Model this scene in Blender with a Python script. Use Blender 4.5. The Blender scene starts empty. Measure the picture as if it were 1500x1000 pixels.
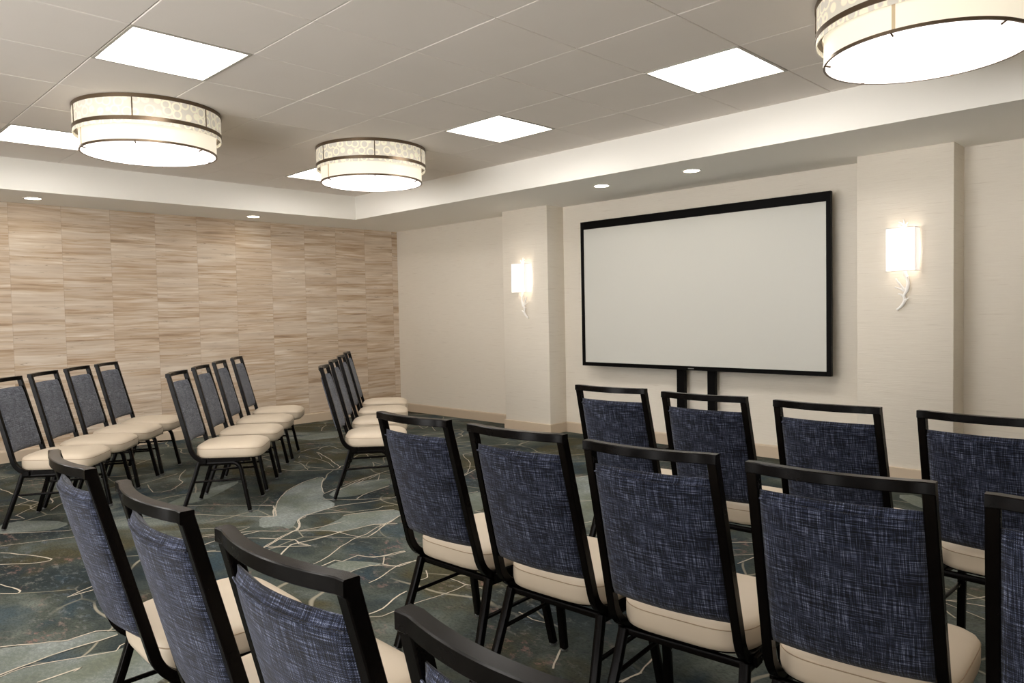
import bpy, bmesh, math, random
from mathutils import Vector, Matrix
PI = math.pi
sc = bpy.context.scene
COL = sc.collection
random.seed(7)

# ------------------------------------------------------------------ camera
CAM = (8.254, -6.166, 1.314)
YAW, PITCH, ROLL, FPX = math.radians(44.618), math.radians(-2.236), math.radians(-1.153), 1087.26
cd = bpy.data.cameras.new('camera'); cam = bpy.data.objects.new('camera', cd); COL.objects.link(cam)
fw = Vector((-math.sin(YAW)*math.cos(PITCH), math.cos(YAW)*math.cos(PITCH), math.sin(PITCH)))
rt = Vector((math.cos(YAW), math.sin(YAW), 0)); up = rt.cross(fw)
r2 = rt*math.cos(ROLL)+up*math.sin(ROLL); u2 = up*math.cos(ROLL)-rt*math.sin(ROLL)
cam.matrix_world = Matrix(((r2.x, u2.x, -fw.x, CAM[0]), (r2.y, u2.y, -fw.y, CAM[1]), (r2.z, u2.z, -fw.z, CAM[2]), (0, 0, 0, 1)))
cd.sensor_fit = 'HORIZONTAL'; cd.sensor_width = 36; cd.lens = 36*FPX/1500
cd.clip_start = .02; cd.clip_end = 60
sc.camera = cam

# ------------------------------------------------------------------ world, exposure
w = bpy.data.worlds.new('world'); sc.world = w; w.use_nodes = True
# added fill light entering behind the camera, stronger from below to brighten the ceiling
wt = w.node_tree; bg = wt.nodes['Background']
tc = wt.nodes.new('ShaderNodeTexCoord'); sx = wt.nodes.new('ShaderNodeSeparateXYZ'); mr = wt.nodes.new('ShaderNodeMapRange')
wt.links.new(tc.outputs['Generated'], sx.inputs[0]); wt.links.new(sx.outputs[2], mr.inputs[0])
mr.inputs[1].default_value = -.15; mr.inputs[2].default_value = .15; mr.inputs[3].default_value = 7.2; mr.inputs[4].default_value = 2.4
wt.links.new(mr.outputs[0], bg.inputs[1])
bg.inputs[0].default_value = (1, .98, .96, 1)
vs = sc.view_settings
sc.display_settings.display_device = 'sRGB'
vs.view_transform = 'Standard'; vs.look = 'None'; vs.gamma = 1; vs.use_curve_mapping = False
vs.exposure = 0.38
sc.cycles.max_bounces = 10; sc.cycles.diffuse_bounces = 6
sc.cycles.sample_clamp_indirect = 6

TROFFER_EMIT = 15.0
DRUM_DISC_EMIT = 1.5
DRUM_SHADE_EMIT = .56
DRUM_BAND_EMIT = .34
DOWNLIGHT_EMIT = 22.0
SCONCE_SHADE_EMIT = .6
SCONCE_BULB_W = .5

# ------------------------------------------------------------------ dimensions (metres; corner of the two walls at the origin)
ZC, ZS = 2.712, 2.441           # tiled ceiling, soffit
FX, FY = .79, -1.18             # fascia planes of the raised ceiling
TP, GX, GY = .61, 6.3115, -4.871  # tile pitch and a grid node
RX, RY = 11.6, -9.0             # far walls behind the camera

# ------------------------------------------------------------------ helpers
def tag(o, label=None, cat=None, group=None, kind=None):
    if label: o['label'] = label
    if cat: o['category'] = cat
    if group: o['group'] = group
    if kind: o['kind'] = kind
    return o

def empty(name, loc=(0, 0, 0), rz=0):
    o = bpy.data.objects.new(name, None); COL.objects.link(o)
    o.location = loc; o.rotation_euler = (0, 0, rz); o.empty_display_size = .1
    return o

def copy_tree(o, parent=None):
    c = o.copy(); COL.objects.link(c)
    if parent: c.parent = parent
    for ch in o.children: copy_tree(ch, c)
    return c

class MB:
    def __init__(s): s.bm = bmesh.new()
    def box(s, x0, x1, y0, y1, z0, z1, bev=0, seg=2):
        r = bmesh.ops.create_cube(s.bm, size=1)
        vs_ = r['verts']
        for v in vs_:
            v.co = Vector(((x0+x1)/2+v.co.x*(x1-x0), (y0+y1)/2+v.co.y*(y1-y0), (z0+z1)/2+v.co.z*(z1-z0)))
        if bev:
            es = list({e for v in vs_ for e in v.link_edges})
            bmesh.ops.bevel(s.bm, geom=es, offset=bev, segments=seg, affect='EDGES', profile=.5)
        return s
    def quad(s, *p, mi=0):
        f = s.bm.faces.new([s.bm.verts.new(q) for q in p]); f.material_index = mi; return s
    def rings(s, rings, closed=True, cap=True):
        vr = [[s.bm.verts.new(p) for p in r] for r in rings]
        for a, b in zip(vr[:-1], vr[1:]):
            n = len(a)
            for i in range(n if closed else n-1):
                j = (i+1) % n
                try: s.bm.faces.new((a[i], a[j], b[j], b[i]))
                except ValueError: pass
        if cap and closed:
            s.bm.faces.new(list(reversed(vr[0]))); s.bm.faces.new(vr[-1])
        return s
    def sweep(s, pts, prof, side=None):
        """sweep a closed 2D profile (a,b) along pts; a runs along 'side', b along the normal in the path plane"""
        pts = [Vector(p) for p in pts]; R = []
        for i, p in enumerate(pts):
            t = (pts[min(i+1, len(pts)-1)]-pts[max(i-1, 0)]).normalized()
            if side is None:
                h = Vector((0, 0, 1)) if abs(t.z) < .95 else Vector((1, 0, 0))
                sd = t.cross(h).normalized()
            else:
                sd = Vector(side); sd = (sd-t*sd.dot(t)).normalized()
            n = sd.cross(t)
            # mitre so that the tube keeps its width in a bend
            k = 1.0
            if 0 < i < len(pts)-1:
                a = (pts[i]-pts[i-1]).normalized(); c = max(.5, a.dot(t)); k = 1/c
            R.append([p+sd*q[0]+n*q[1]*k for q in prof])
        return s.rings(R)
    def tube(s, pts, r, n=10):
        rr = r if callable(r) else (lambda k: r)
        pts = [Vector(p) for p in pts]; R = []; prev = None
        for i, p in enumerate(pts):
            t = (pts[min(i+1, len(pts)-1)]-pts[max(i-1, 0)]).normalized()
            if prev is None:
                h = Vector((0, 0, 1)) if abs(t.z) < .9 else Vector((1, 0, 0)); a = t.cross(h).normalized()
            else: a = (prev-t*prev.dot(t)).normalized()
            prev = a; b = t.cross(a); q = rr(i/(len(pts)-1))
            R.append([p+(a*math.cos(k*2*PI/n)+b*math.sin(k*2*PI/n))*q for k in range(n)])
        return s.rings(R)
    def lathe(s, prof, n=64, c=(0, 0), close=False):
        R = [[(c[0]+r*math.cos(k*2*PI/n), c[1]+r*math.sin(k*2*PI/n), z) for k in range(n)] for r, z in prof]
        if close: R.append(R[0])
        return s.rings(R, cap=False)
    def disc(s, r, z, n=64, c=(0, 0)):
        s.bm.faces.new([s.bm.verts.new((c[0]+r*math.cos(k*2*PI/n), c[1]+r*math.sin(k*2*PI/n), z)) for k in range(n)]); return s
    def build(s, name, mat, parent=None, smooth=True, auto=35, loc=None):
        bm = s.bm
        bmesh.ops.remove_doubles(bm, verts=bm.verts, dist=1e-6)
        bmesh.ops.recalc_face_normals(bm, faces=bm.faces)
        for f in bm.faces: f.smooth = smooth
        if smooth:
            for e in bm.edges:
                if len(e.link_faces) == 2 and e.calc_face_angle(0) > math.radians(auto): e.smooth = False
        me = bpy.data.meshes.new(name); bm.to_mesh(me); bm.free()
        for m in (mat if isinstance(mat, (list, tuple)) else [mat]): me.materials.append(m)
        o = bpy.data.objects.new(name, me); COL.objects.link(o)
        if parent: o.parent = parent
        if loc: o.location = loc
        return o

def rrect(w, h, r, n=3):
    """rounded rectangle profile, width w, height h"""
    out = []
    for cx, cy, a0 in ((w/2-r, h/2-r, 0), (-w/2+r, h/2-r, 90), (-w/2+r, -h/2+r, 180), (w/2-r, -h/2+r, 270)):
        for k in range(n+1):
            a = math.radians(a0+90*k/n); out.append((cx+r*math.cos(a), cy+r*math.sin(a)))
    return out

def bez(p0, p1, p2, n=8):
    p0, p1, p2 = map(Vector, (p0, p1, p2))
    return [(p0*(1-t)**2+p1*2*t*(1-t)+p2*t*t) for t in (k/n for k in range(n+1))]

# ------------------------------------------------------------------ materials
def srgb(r, g, b): 
    f = lambda c: (c/255/12.92 if c/255 <= .04045 else ((c/255+.055)/1.055)**2.4)
    return (f(r), f(g), f(b), 1)

class NT:
    def __init__(s, name):
        s.m = bpy.data.materials.new(name); s.m.use_nodes = True; s.t = s.m.node_tree
        s.p = s.t.nodes['Principled BSDF']; s.out = s.t.nodes['Material Output']
    def n(s, ty, **kw):
        d = s.t.nodes.new(ty)
        for k, v in kw.items():
            if k == 'ins':
                for i, q in v.items():
                    if hasattr(q, 'is_linked') or isinstance(q, bpy.types.NodeSocket): s.t.links.new(q, d.inputs[i])
                    else: d.inputs[i].default_value = q
            else: setattr(d, k, v)
        return d
    def math(s, op, a, b=0.0, c=0.0, clamp=False):
        d = s.n('ShaderNodeMath', operation=op, use_clamp=clamp, ins={0: a, 1: b, 2: c}); return d.outputs[0]
    def coord(s, kind='Object'): return s.n('ShaderNodeTexCoord').outputs[kind]
    def mapv(s, v, scale=(1, 1, 1), loc=(0, 0, 0), rot=(0, 0, 0)):
        return s.n('ShaderNodeMapping', ins={0: v, 1: loc, 2: rot, 3: scale}).outputs[0]
    def noise(s, v, scale=5, detail=2, rough=.5, dist=0, out=0):
        return s.n('ShaderNodeTexNoise', ins={'Vector': v, 'Scale': scale, 'Detail': detail, 'Roughness': rough, 'Distortion': dist}).outputs[out]
    def ramp(s, f, stops, interp='LINEAR'):
        d = s.n('ShaderNodeValToRGB', ins={0: f}); e = d.color_ramp.elements; d.color_ramp.interpolation = interp
        while len(e) < len(stops): e.new(.5)
        for q, (p, c) in zip(e, stops): q.position = p; q.color = c if len(c) == 4 else (*c, 1)
        return d.outputs[0]
    def mix(s, f, a, b, mode='MIX'):
        d = s.n('ShaderNodeMix', data_type='RGBA', blend_type=mode)
        for k, q in ((0, f), (6, a), (7, b)):
            if isinstance(q, bpy.types.NodeSocket): s.t.links.new(q, d.inputs[k])
            else: d.inputs[k].default_value = q
        return d.outputs[2]
    def set(s, **kw):
        for k, v in kw.items():
            i = s.p.inputs[k.replace('_', ' ')]
            if isinstance(v, bpy.types.NodeSocket): s.t.links.new(v, i)
            else: i.default_value = v
        return s
    def bump(s, h, strength=.3, dist=.002):
        b = s.n('ShaderNodeBump', ins={'Height': h, 'Strength': strength, 'Distance': dist}).outputs[0]
        s.t.links.new(b, s.p.inputs['Normal']); return s

def simple(name, col, rough=.5, metal=0, spec=.5, **kw):
    m = NT(name); c = m.coord()
    nz = m.noise(c, 14, 3)
    base = m.mix(m.math('MULTIPLY', nz, .18), col, tuple(x*.75 for x in col[:3])+(1,))
    m.set(Base_Color=base, Roughness=rough, Metallic=metal, Specular_IOR_Level=spec, **kw)
    return m.m

def emitter(name, col, strength, base=(.8, .8, .8, 1)):
    m = NT(name); m.set(Base_Color=base, Roughness=.5, Emission_Color=col, Emission_Strength=strength)
    return m.m

M = {}
# painted soffit and fascia
m = NT('soffit_paint'); c = m.coord(); m.set(Base_Color=srgb(243, 240, 233), Roughness=.8); m.bump(m.noise(c, 300, 2), .08, .001); M['paint'] = m.m
# ceiling tile
m = NT('ceiling_tile'); c = m.coord()
m.set(Base_Color=m.mix(m.noise(c, 3, 2), srgb(230, 222, 213), srgb(235, 227, 219)), Roughness=.9); m.bump(m.noise(c, 500, 2), .12, .001); M['tile'] = m.m
M['tbar'] = simple('ceiling_grid_metal', srgb(150, 140, 128), .5)

# back wall grasscloth: cream with faint horizontal streaks
def grasscloth():
    m = NT('cream_grasscloth'); c = m.coord('Object')
    s1 = m.noise(m.mapv(c, (2.2, 2.2, 60)), 1.6, 4, .6)
    s2 = m.noise(m.mapv(c, (5, 5, 170)), 1.3, 3, .6)
    thin = m.ramp(s1, [(.60, (0, 0, 0)), (.68, (1, 1, 1))])
    col = m.mix(s2, srgb(222, 213, 199), srgb(235, 228, 215))
    col = m.mix(m.math('MULTIPLY', thin, .35), col, srgb(196, 184, 166))
    m.set(Base_Color=col, Roughness=.8); m.bump(m.math('ADD', s1, s2), .35, .003)
    return m.m
M['grass'] = grasscloth()

# left wall: columns of torn paper strips
def strips():
    m = NT('striped_wallpaper'); c = m.coord('Object')
    sep = m.n('ShaderNodeSeparateXYZ', ins={0: c}); y, z = sep.outputs[1], sep.outputs[2]
    cw = .44
    u = m.math('DIVIDE', m.math('ADD', y, .97), cw); ci = m.math('FLOOR', u); fu = m.math('SUBTRACT', u, ci)
    rnd = m.n('ShaderNodeTexWhiteNoise', noise_dimensions='1D', ins={'W': ci}).outputs[0]
    # slight slant and wobble of the strip edges inside a column
    wob = m.math('MULTIPLY', m.math('SUBTRACT', m.noise(m.mapv(c, (1, 2.2, 5)), 1, 1), .5), .022)
    zz = m.math('ADD', m.math('ADD', z, m.math('MULTIPLY', rnd, 7.3)), wob)
    slant = m.math('MULTIPLY', m.math('SUBTRACT', fu, .5), m.math('MULTIPLY', m.math('SUBTRACT', rnd, .5), .012))
    zz = m.math('ADD', zz, slant)
    def layer(scale, det, seed, xs):
        v = m.n('ShaderNodeCombineXYZ', ins={0: m.math('ADD', m.math('MULTIPLY', fu, xs), m.math('MULTIPLY', ci, 13.7)), 1: seed, 2: m.math('MULTIPLY', zz, scale)}).outputs[0]
        return m.noise(v, 1, det, .55)
    big = layer(15, 2, 0, .5); med = layer(42, 3, 4.1, .9); fine = layer(130, 3, 9.3, 2.2)
    f = m.math('ADD', m.math('MULTIPLY', big, .45), m.math('ADD', m.math('MULTIPLY', med, .45), m.math('MULTIPLY', fine, .22)))
    col = m.ramp(f, [(.41, srgb(146, 121, 98)), (.48, srgb(182, 156, 129)), (.54, srgb(202, 179, 153)), (.60, srgb(214, 197, 176)), (.68, srgb(232, 221, 208))])
    # each strip keeps its own tone, with a crisp lower edge
    row = m.math('FLOOR', m.math('ADD', m.math('MULTIPLY', zz, 13.0), m.math('MULTIPLY', m.noise(m.n('ShaderNodeCombineXYZ', ins={0: m.math('MULTIPLY', ci, 5.1), 1: 3.3, 2: m.math('MULTIPLY', zz, 6.0)}).outputs[0], 1, 1), 2.5)))
    tone = m.n('ShaderNodeTexWhiteNoise', noise_dimensions='2D', ins={'Vector': m.n('ShaderNodeCombineXYZ', ins={0: ci, 1: row, 2: 0.0}).outputs[0]}).outputs[0]
    col = m.mix(m.math('MULTIPLY', tone, .38), col, srgb(172, 146, 118))
    tone2 = m.n('ShaderNodeTexWhiteNoise', noise_dimensions='2D', ins={'Vector': m.n('ShaderNodeCombineXYZ', ins={0: m.math('ADD', ci, 40.0), 1: row, 2: 0.0}).outputs[0]}).outputs[0]
    col = m.mix(m.math('MULTIPLY', m.math('MULTIPLY', tone2, tone2), .5), col, srgb(222, 210, 194))
    pink = layer(18, 1, 21.0, .3)
    col = m.mix(m.ramp(pink, [(.5, (0, 0, 0)), (.7, (.55, .55, .55))]), col, srgb(205, 189, 172))
    # narrow dark seams between overlapping strips
    vv = m.math('MULTIPLY', zz, 17.0); fr = m.math('FRACT', m.math('ADD', vv, m.math('MULTIPLY', med, 2.2)))
    seam = m.ramp(fr, [(.0, (1, 1, 1)), (.07, (.0, .0, .0))])
    seam = m.math('MULTIPLY', seam, m.ramp(layer(30, 1, 40.0, 1.6), [(.45, (0, 0, 0)), (.6, (1, 1, 1))]))
    col = m.mix(m.math('MULTIPLY', seam, .8), col, srgb(122, 100, 80))
    edge = m.math('LESS_THAN', fu, .012)
    col = m.mix(m.math('MULTIPLY', edge, .25), col, srgb(150, 126, 104))
    m.set(Base_Color=col, Roughness=.75); m.bump(f, .25, .004)
    return m.m
M['strips'] = strips()
M['basebd'] = simple('tan_baseboard', srgb(201, 183, 160), .5)

# carpet
def carpet():
    m = NT('carpet_field'); c = m.coord('Object')
    d = m.noise(m.mapv(c, (1, 1, 1)), 1.1, 2, .5, 0, 1)
    cv = m.n('ShaderNodeVectorMath', operation='ADD', ins={0: c, 1: m.n('ShaderNodeVectorMath', operation='SCALE', ins={0: d, 3: .55}).outputs[0]}).outputs[0]
    big = m.noise(m.mapv(cv, (.9, 1.3, 1)), 1.15, 4, .6)
    hue = m.noise(m.mapv(cv, (1, 1, 1), (31, 7, 0)), 1.7, 3, .6)
    col = m.ramp(big, [(.32, srgb(40, 48, 50)), (.43, srgb(62, 70, 68)), (.51, srgb(82, 88, 80)), (.58, srgb(104, 110, 102)), (.68, srgb(134, 140, 132))])
    col = m.mix(m.ramp(hue, [(.51, (0, 0, 0)), (.62, (.75, .75, .75))]), col, srgb(84, 77, 48))
    col = m.mix(m.ramp(hue, [(.34, (.7, .7, .7)), (.42, (0, 0, 0))]), col, srgb(52, 72, 84))
    # blotchy broken flecks, drawn out along the weave
    fl = m.noise(m.mapv(c, (16, 26, 1)), 1, 5, .72)
    reg = m.noise(m.mapv(cv, (1, 1, 1), (3, 50, 0)), 2.1, 3, .6)
    flk = m.math('MULTIPLY', m.ramp(fl, [(.52, (0, 0, 0)), (.62, (1, 1, 1))]), m.ramp(reg, [(.46, (0, 0, 0)), (.6, (1, 1, 1))]))
    fcol = m.ramp(m.noise(c, 4, 1), [(.38, srgb(112, 122, 134)), (.52, srgb(140, 140, 130)), (.64, srgb(166, 128, 118))])
    col = m.mix(m.math('MULTIPLY', flk, .62), col, fcol)
    fl2 = m.noise(m.mapv(c, (60, 90, 1)), 1, 3, .7)
    col = m.mix(m.math('MULTIPLY', m.ramp(fl2, [(.35, (1, 1, 1)), (.55, (0, 0, 0))]), .45), col, srgb(24, 30, 34))
    # thin meandering pale lines
    vd = m.n('ShaderNodeTexVoronoi', feature='DISTANCE_TO_EDGE', ins={'Vector': m.mapv(cv, (1.0, 1.5, 1), (5, 2, 0), (0, 0, .6)), 'Scale': 1.25}).outputs[0]
    ln = m.ramp(vd, [(.006, (1, 1, 1)), (.011, (0, 0, 0))])
    gate = m.ramp(m.noise(c, 1.3, 1), [(.45, (0, 0, 0)), (.52, (1, 1, 1))])
    col = m.mix(m.math('MULTIPLY', m.math('MULTIPLY', ln, gate), .75), col, srgb(176, 168, 148))
    pile = m.noise(c, 420, 2, .6)
    col = m.mix(m.math('MULTIPLY', pile, .45), col, srgb(18, 22, 26))
    m.set(Base_Color=col, Roughness=.95, Specular_IOR_Level=.1); m.bump(pile, .6, .004)
    return m.m
def carpet_leaf():
    m = NT('carpet_leaf'); c = m.coord('Object')
    g = m.noise(c, 2.0, 3, .6)
    col = m.ramp(g, [(.35, srgb(112, 116, 98)), (.5, srgb(132, 138, 128)), (.65, srgb(156, 162, 158))])
    hatch = m.n('ShaderNodeTexWave', ins={'Vector': m.mapv(c, (1, 1, 1), (0, 0, 0), (0, 0, .8)), 'Scale': 28, 'Distortion': 6, 'Detail': 2, 'Detail Scale': 6}).outputs[1]
    reg = m.ramp(m.noise(c, 3.1, 2), [(.45, (0, 0, 0)), (.55, (1, 1, 1))])
    col = m.mix(m.math('MULTIPLY', m.math('MULTIPLY', hatch, reg), .4), col, srgb(84, 94, 104))
    fl = m.noise(m.mapv(c, (40, 60, 1)), 1, 4, .7)
    col = m.mix(m.math('MULTIPLY', m.ramp(fl, [(.45, (1, 1, 1)), (.6, (0, 0, 0))]), .4), col, srgb(86, 92, 84))
    pile = m.noise(c, 420, 2, .6)
    col = m.mix(m.math('MULTIPLY', pile, .35), col, srgb(60, 66, 68))
    m.set(Base_Color=col, Roughness=.95, Specular_IOR_Level=.1); m.bump(pile, .6, .004)
    return m.m
def carpet_line():
    m = NT('carpet_line'); c = m.coord('Object')
    col = m.mix(m.noise(c, 2.3, 2), srgb(198, 193, 174), srgb(200, 185, 170))
    pile = m.noise(c, 420, 2, .6)
    col = m.mix(m.math('MULTIPLY', pile, .3), col, srgb(120, 112, 96))
    m.set(Base_Color=col, Roughness=.95, Specular_IOR_Level=.1)
    return m.m
M['carpet'], M['leaf'], M['line'] = carpet(), carpet_leaf(), carpet_line()

# chair
def tweed(name, cols):
    m = NT(name); c = m.coord('Object')
    weft = m.noise(m.mapv(c, (20, 20, 640)), 1, 1, .5)
    warp = m.noise(m.mapv(c, (620, 20, 19)), 1, 1, .5)
    a = m.ramp(weft, [(.38, (0, 0, 0)), (.70, (1, 1, 1))]); b = m.ramp(warp, [(.40, (0, 0, 0)), (.72, (1, 1, 1))])
    f = m.math('ADD', m.math('MULTIPLY', a, .55), m.math('MULTIPLY', b, .5))
    sep = m.n('ShaderNodeSeparateXYZ', ins={0: c})
    wv = m.math('MULTIPLY', m.math('SINE', m.math('MULTIPLY', sep.outputs[0], 2*PI/.0034)), m.math('SINE', m.math('MULTIPLY', sep.outputs[2], 2*PI/.0034)))
    f = m.math('ADD', f, m.math('MULTIPLY', wv, .16))
    col = m.ramp(f, [(p, srgb(*q)) for p, q in zip((.10, .36, .64, .98), cols)])
    m.set(Base_Color=col, Roughness=.9, Specular_IOR_Level=.15, Sheen_Weight=.12, Sheen_Roughness=.5)
    m.bump(f, .5, .0015)
    return m.m
M['tweed'] = tweed('blue_tweed', ((5, 6, 12), (24, 28, 43), (56, 63, 85), (132, 138, 156)))
M['tweed_front_lit'] = tweed('blue_tweed_lit', ((52, 55, 62), (80, 84, 94), (108, 112, 122), (150, 153, 160)))  # paler copy for the backrest fronts; ceiling light on them put into the colour
def vinyl():
    m = NT('beige_vinyl'); c = m.coord('Object')
    n1 = m.noise(c, 9, 2)
    m.set(Base_Color=m.mix(n1, srgb(196, 181, 160), srgb(205, 191, 171)), Roughness=.48, Specular_IOR_Level=.4)
    m.bump(m.noise(c, 420, 2), .12, .0008)
    return m.m
M['vinyl'] = vinyl()
M['piping'] = simple('seat_seam', srgb(150, 130, 105), .6)
def metal():
    m = NT('dark_bronze_frame'); c = m.coord('Object')
    n1 = m.noise(m.mapv(c, (8, 8, 8)), 3, 3)
    m.set(Base_Color=m.mix(n1, srgb(6, 5, 4), srgb(12, 9, 8)), Roughness=m.ramp(n1, [(.3, (.20, .20, .20)), (.7, (.28, .28, .28))]), Specular_IOR_Level=.10)
    return m.m
M['frame'] = metal()
M['glide'] = simple('chair_glide', srgb(120, 120, 120), .3, .6)
M['black'] = simple('black_metal', srgb(7, 6, 6), .5, 0, .08)
M['screen'] = None
def screen_mat():
    m = NT('white_screen'); c = m.coord('Object')
    m.set(Base_Color=srgb(206, 205, 198), Roughness=.42, Specular_IOR_Level=.35)
    m.bump(m.noise(c, 900, 1), .03, .0005)
    return m.m
M['screen'] = screen_mat()
M['logo'] = simple('grey_logo', srgb(120, 118, 114), .4)
M['bronze'] = simple('brushed_bronze', srgb(112, 96, 78), .35, .8)
# lit fixtures
M['troffer'] = emitter('lit_troffer_lens', srgb(255, 251, 246), TROFFER_EMIT)
M['troffer2'] = emitter('lit_troffer_side_lens', srgb(255, 251, 246), TROFFER_EMIT*.8)
M['troffer_frame'] = simple('troffer_frame', srgb(190, 184, 174), .5)
M['disc'] = emitter('lit_drum_diffuser', srgb(255, 246, 242), DRUM_DISC_EMIT)
M['shade'] = emitter('lit_linen_drum_shade', srgb(255, 244, 220), DRUM_SHADE_EMIT, srgb(190, 182, 165))
M['seamcloth'] = emitter('lit_shade_seam', srgb(214, 190, 150), DRUM_SHADE_EMIT*.6, srgb(170, 150, 120))
def band():
    m = NT('lit_patterned_band'); c = m.coord('Object')
    sep = m.n('ShaderNodeSeparateXYZ', ins={0: c})
    ang = m.math('ARCTAN2', sep.outputs[1], sep.outputs[0])
    v = m.n('ShaderNodeCombineXYZ', ins={0: m.math('MULTIPLY', ang, .453), 1: sep.outputs[2], 2: 0.0}).outputs[0]
    vo = m.n('ShaderNodeTexVoronoi', feature='F1', ins={'Vector': v, 'Scale': 17, 'Randomness': .5}).outputs[0]
    ring = m.ramp(vo, [(.36, (0, 0, 0)), (.42, (1, 1, 1)), (.52, (1, 1, 1)), (.58, (.1, .1, .1))])
    col = m.mix(ring, srgb(200, 194, 180), srgb(232, 222, 198))
    m.set(Base_Color=col, Roughness=.5, Emission_Color=col, Emission_Strength=DRUM_BAND_EMIT)
    return m.m
M['band'] = band()
M['downlight'] = emitter('lit_downlight_lens', srgb(255, 244, 225), DOWNLIGHT_EMIT)
M['trim_white'] = simple('white_trim', srgb(235, 230, 222), .4)
M['sconce'] = emitter('lit_white_sconce_shade', srgb(255, 240, 230), SCONCE_SHADE_EMIT, srgb(245, 242, 236))
M['coral'] = simple('white_coral_plaster', srgb(252, 250, 246), .6)

# ------------------------------------------------------------------ room shell
# carpet: field plus woven leaf shapes and pale lines, one mesh
LEAVES = [[(3.642,-3.899),(3.716,-3.836),(3.513,-3.722),(3.359,-3.62),(3.121,-3.419),(2.974,-3.216),(2.889,-3.011),(2.962,-3.002),(3.153,-3.139),(3.395,-3.265),(3.497,-3.342),(3.777,-3.386),(3.836,-3.559),(3.86,-3.679),(3.887,-3.758),(4.08,-3.911),(3.934,-3.913),(3.906,-4.031)],
 [(4.154,-3.893),(4.201,-3.808),(4.158,-3.721),(4.102,-3.575),(4.05,-3.517),(4.116,-3.321),(4.187,-3.207),(4.296,-3.203),(4.36,-3.321),(4.419,-3.45),(4.376,-3.503),(4.37,-3.737),(4.253,-3.778)],
 [(4.884,-4.225),(4.849,-4.148),(4.816,-4.041),(4.837,-4),(4.996,-3.907),(5.031,-3.911),(5.006,-3.977),(5,-4.059),(5.025,-4.122)],
 [(2.815,-4.193),(2.681,-4.026),(2.56,-3.738),(2.479,-3.502),(2.558,-3.53),(2.793,-3.798),(2.899,-3.946),(2.926,-4.074),(2.885,-4.182)],
 [(0.82,-2.286),(0.908,-2.052),(0.876,-1.621),(0.935,-1.539),(1.283,-1.761),(1.227,-2.098),(1.056,-2.135)],
 [(4.684,-5.58),(4.696,-5.537),(4.784,-5.375),(4.82,-5.325),(4.81,-5.219),(4.876,-5.16),(4.922,-5.164),(4.913,-5.275),(4.921,-5.351),(4.941,-5.473),(4.966,-5.589),(4.985,-5.634)],
 [(4.997,-5.636),(4.979,-5.591),(4.966,-5.51),(5.027,-5.35),(5.029,-5.293),(5.079,-5.208),(5.018,-5.121),(5.073,-5.01),(5.218,-4.984),(5.417,-5.115),(5.516,-5.294),(5.154,-5.624)],
 [(2.45,-5.069),(2.664,-4.845),(2.843,-4.795),(2.921,-4.908),(2.837,-5.038),(2.748,-5.164),(2.664,-5.206)],
 [(4.494,-1.777),(4.543,-1.549),(4.687,-1.557),(5.465,-2.57),(5.366,-2.674),(4.989,-2.287)],
 [(6.549,-0.707),(6.675,-0.602),(6.828,-0.916),(6.776,-0.96)],
 [(4.391,-2.932),(4.279,-2.736),(4.251,-2.552),(4.298,-2.459),(4.657,-2.799),(4.595,-2.94)],
 [(3.437,-3.265),(3.264,-2.903),(3.362,-2.647),(3.574,-2.791),(3.674,-3.109),(3.603,-3.294)]]
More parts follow.
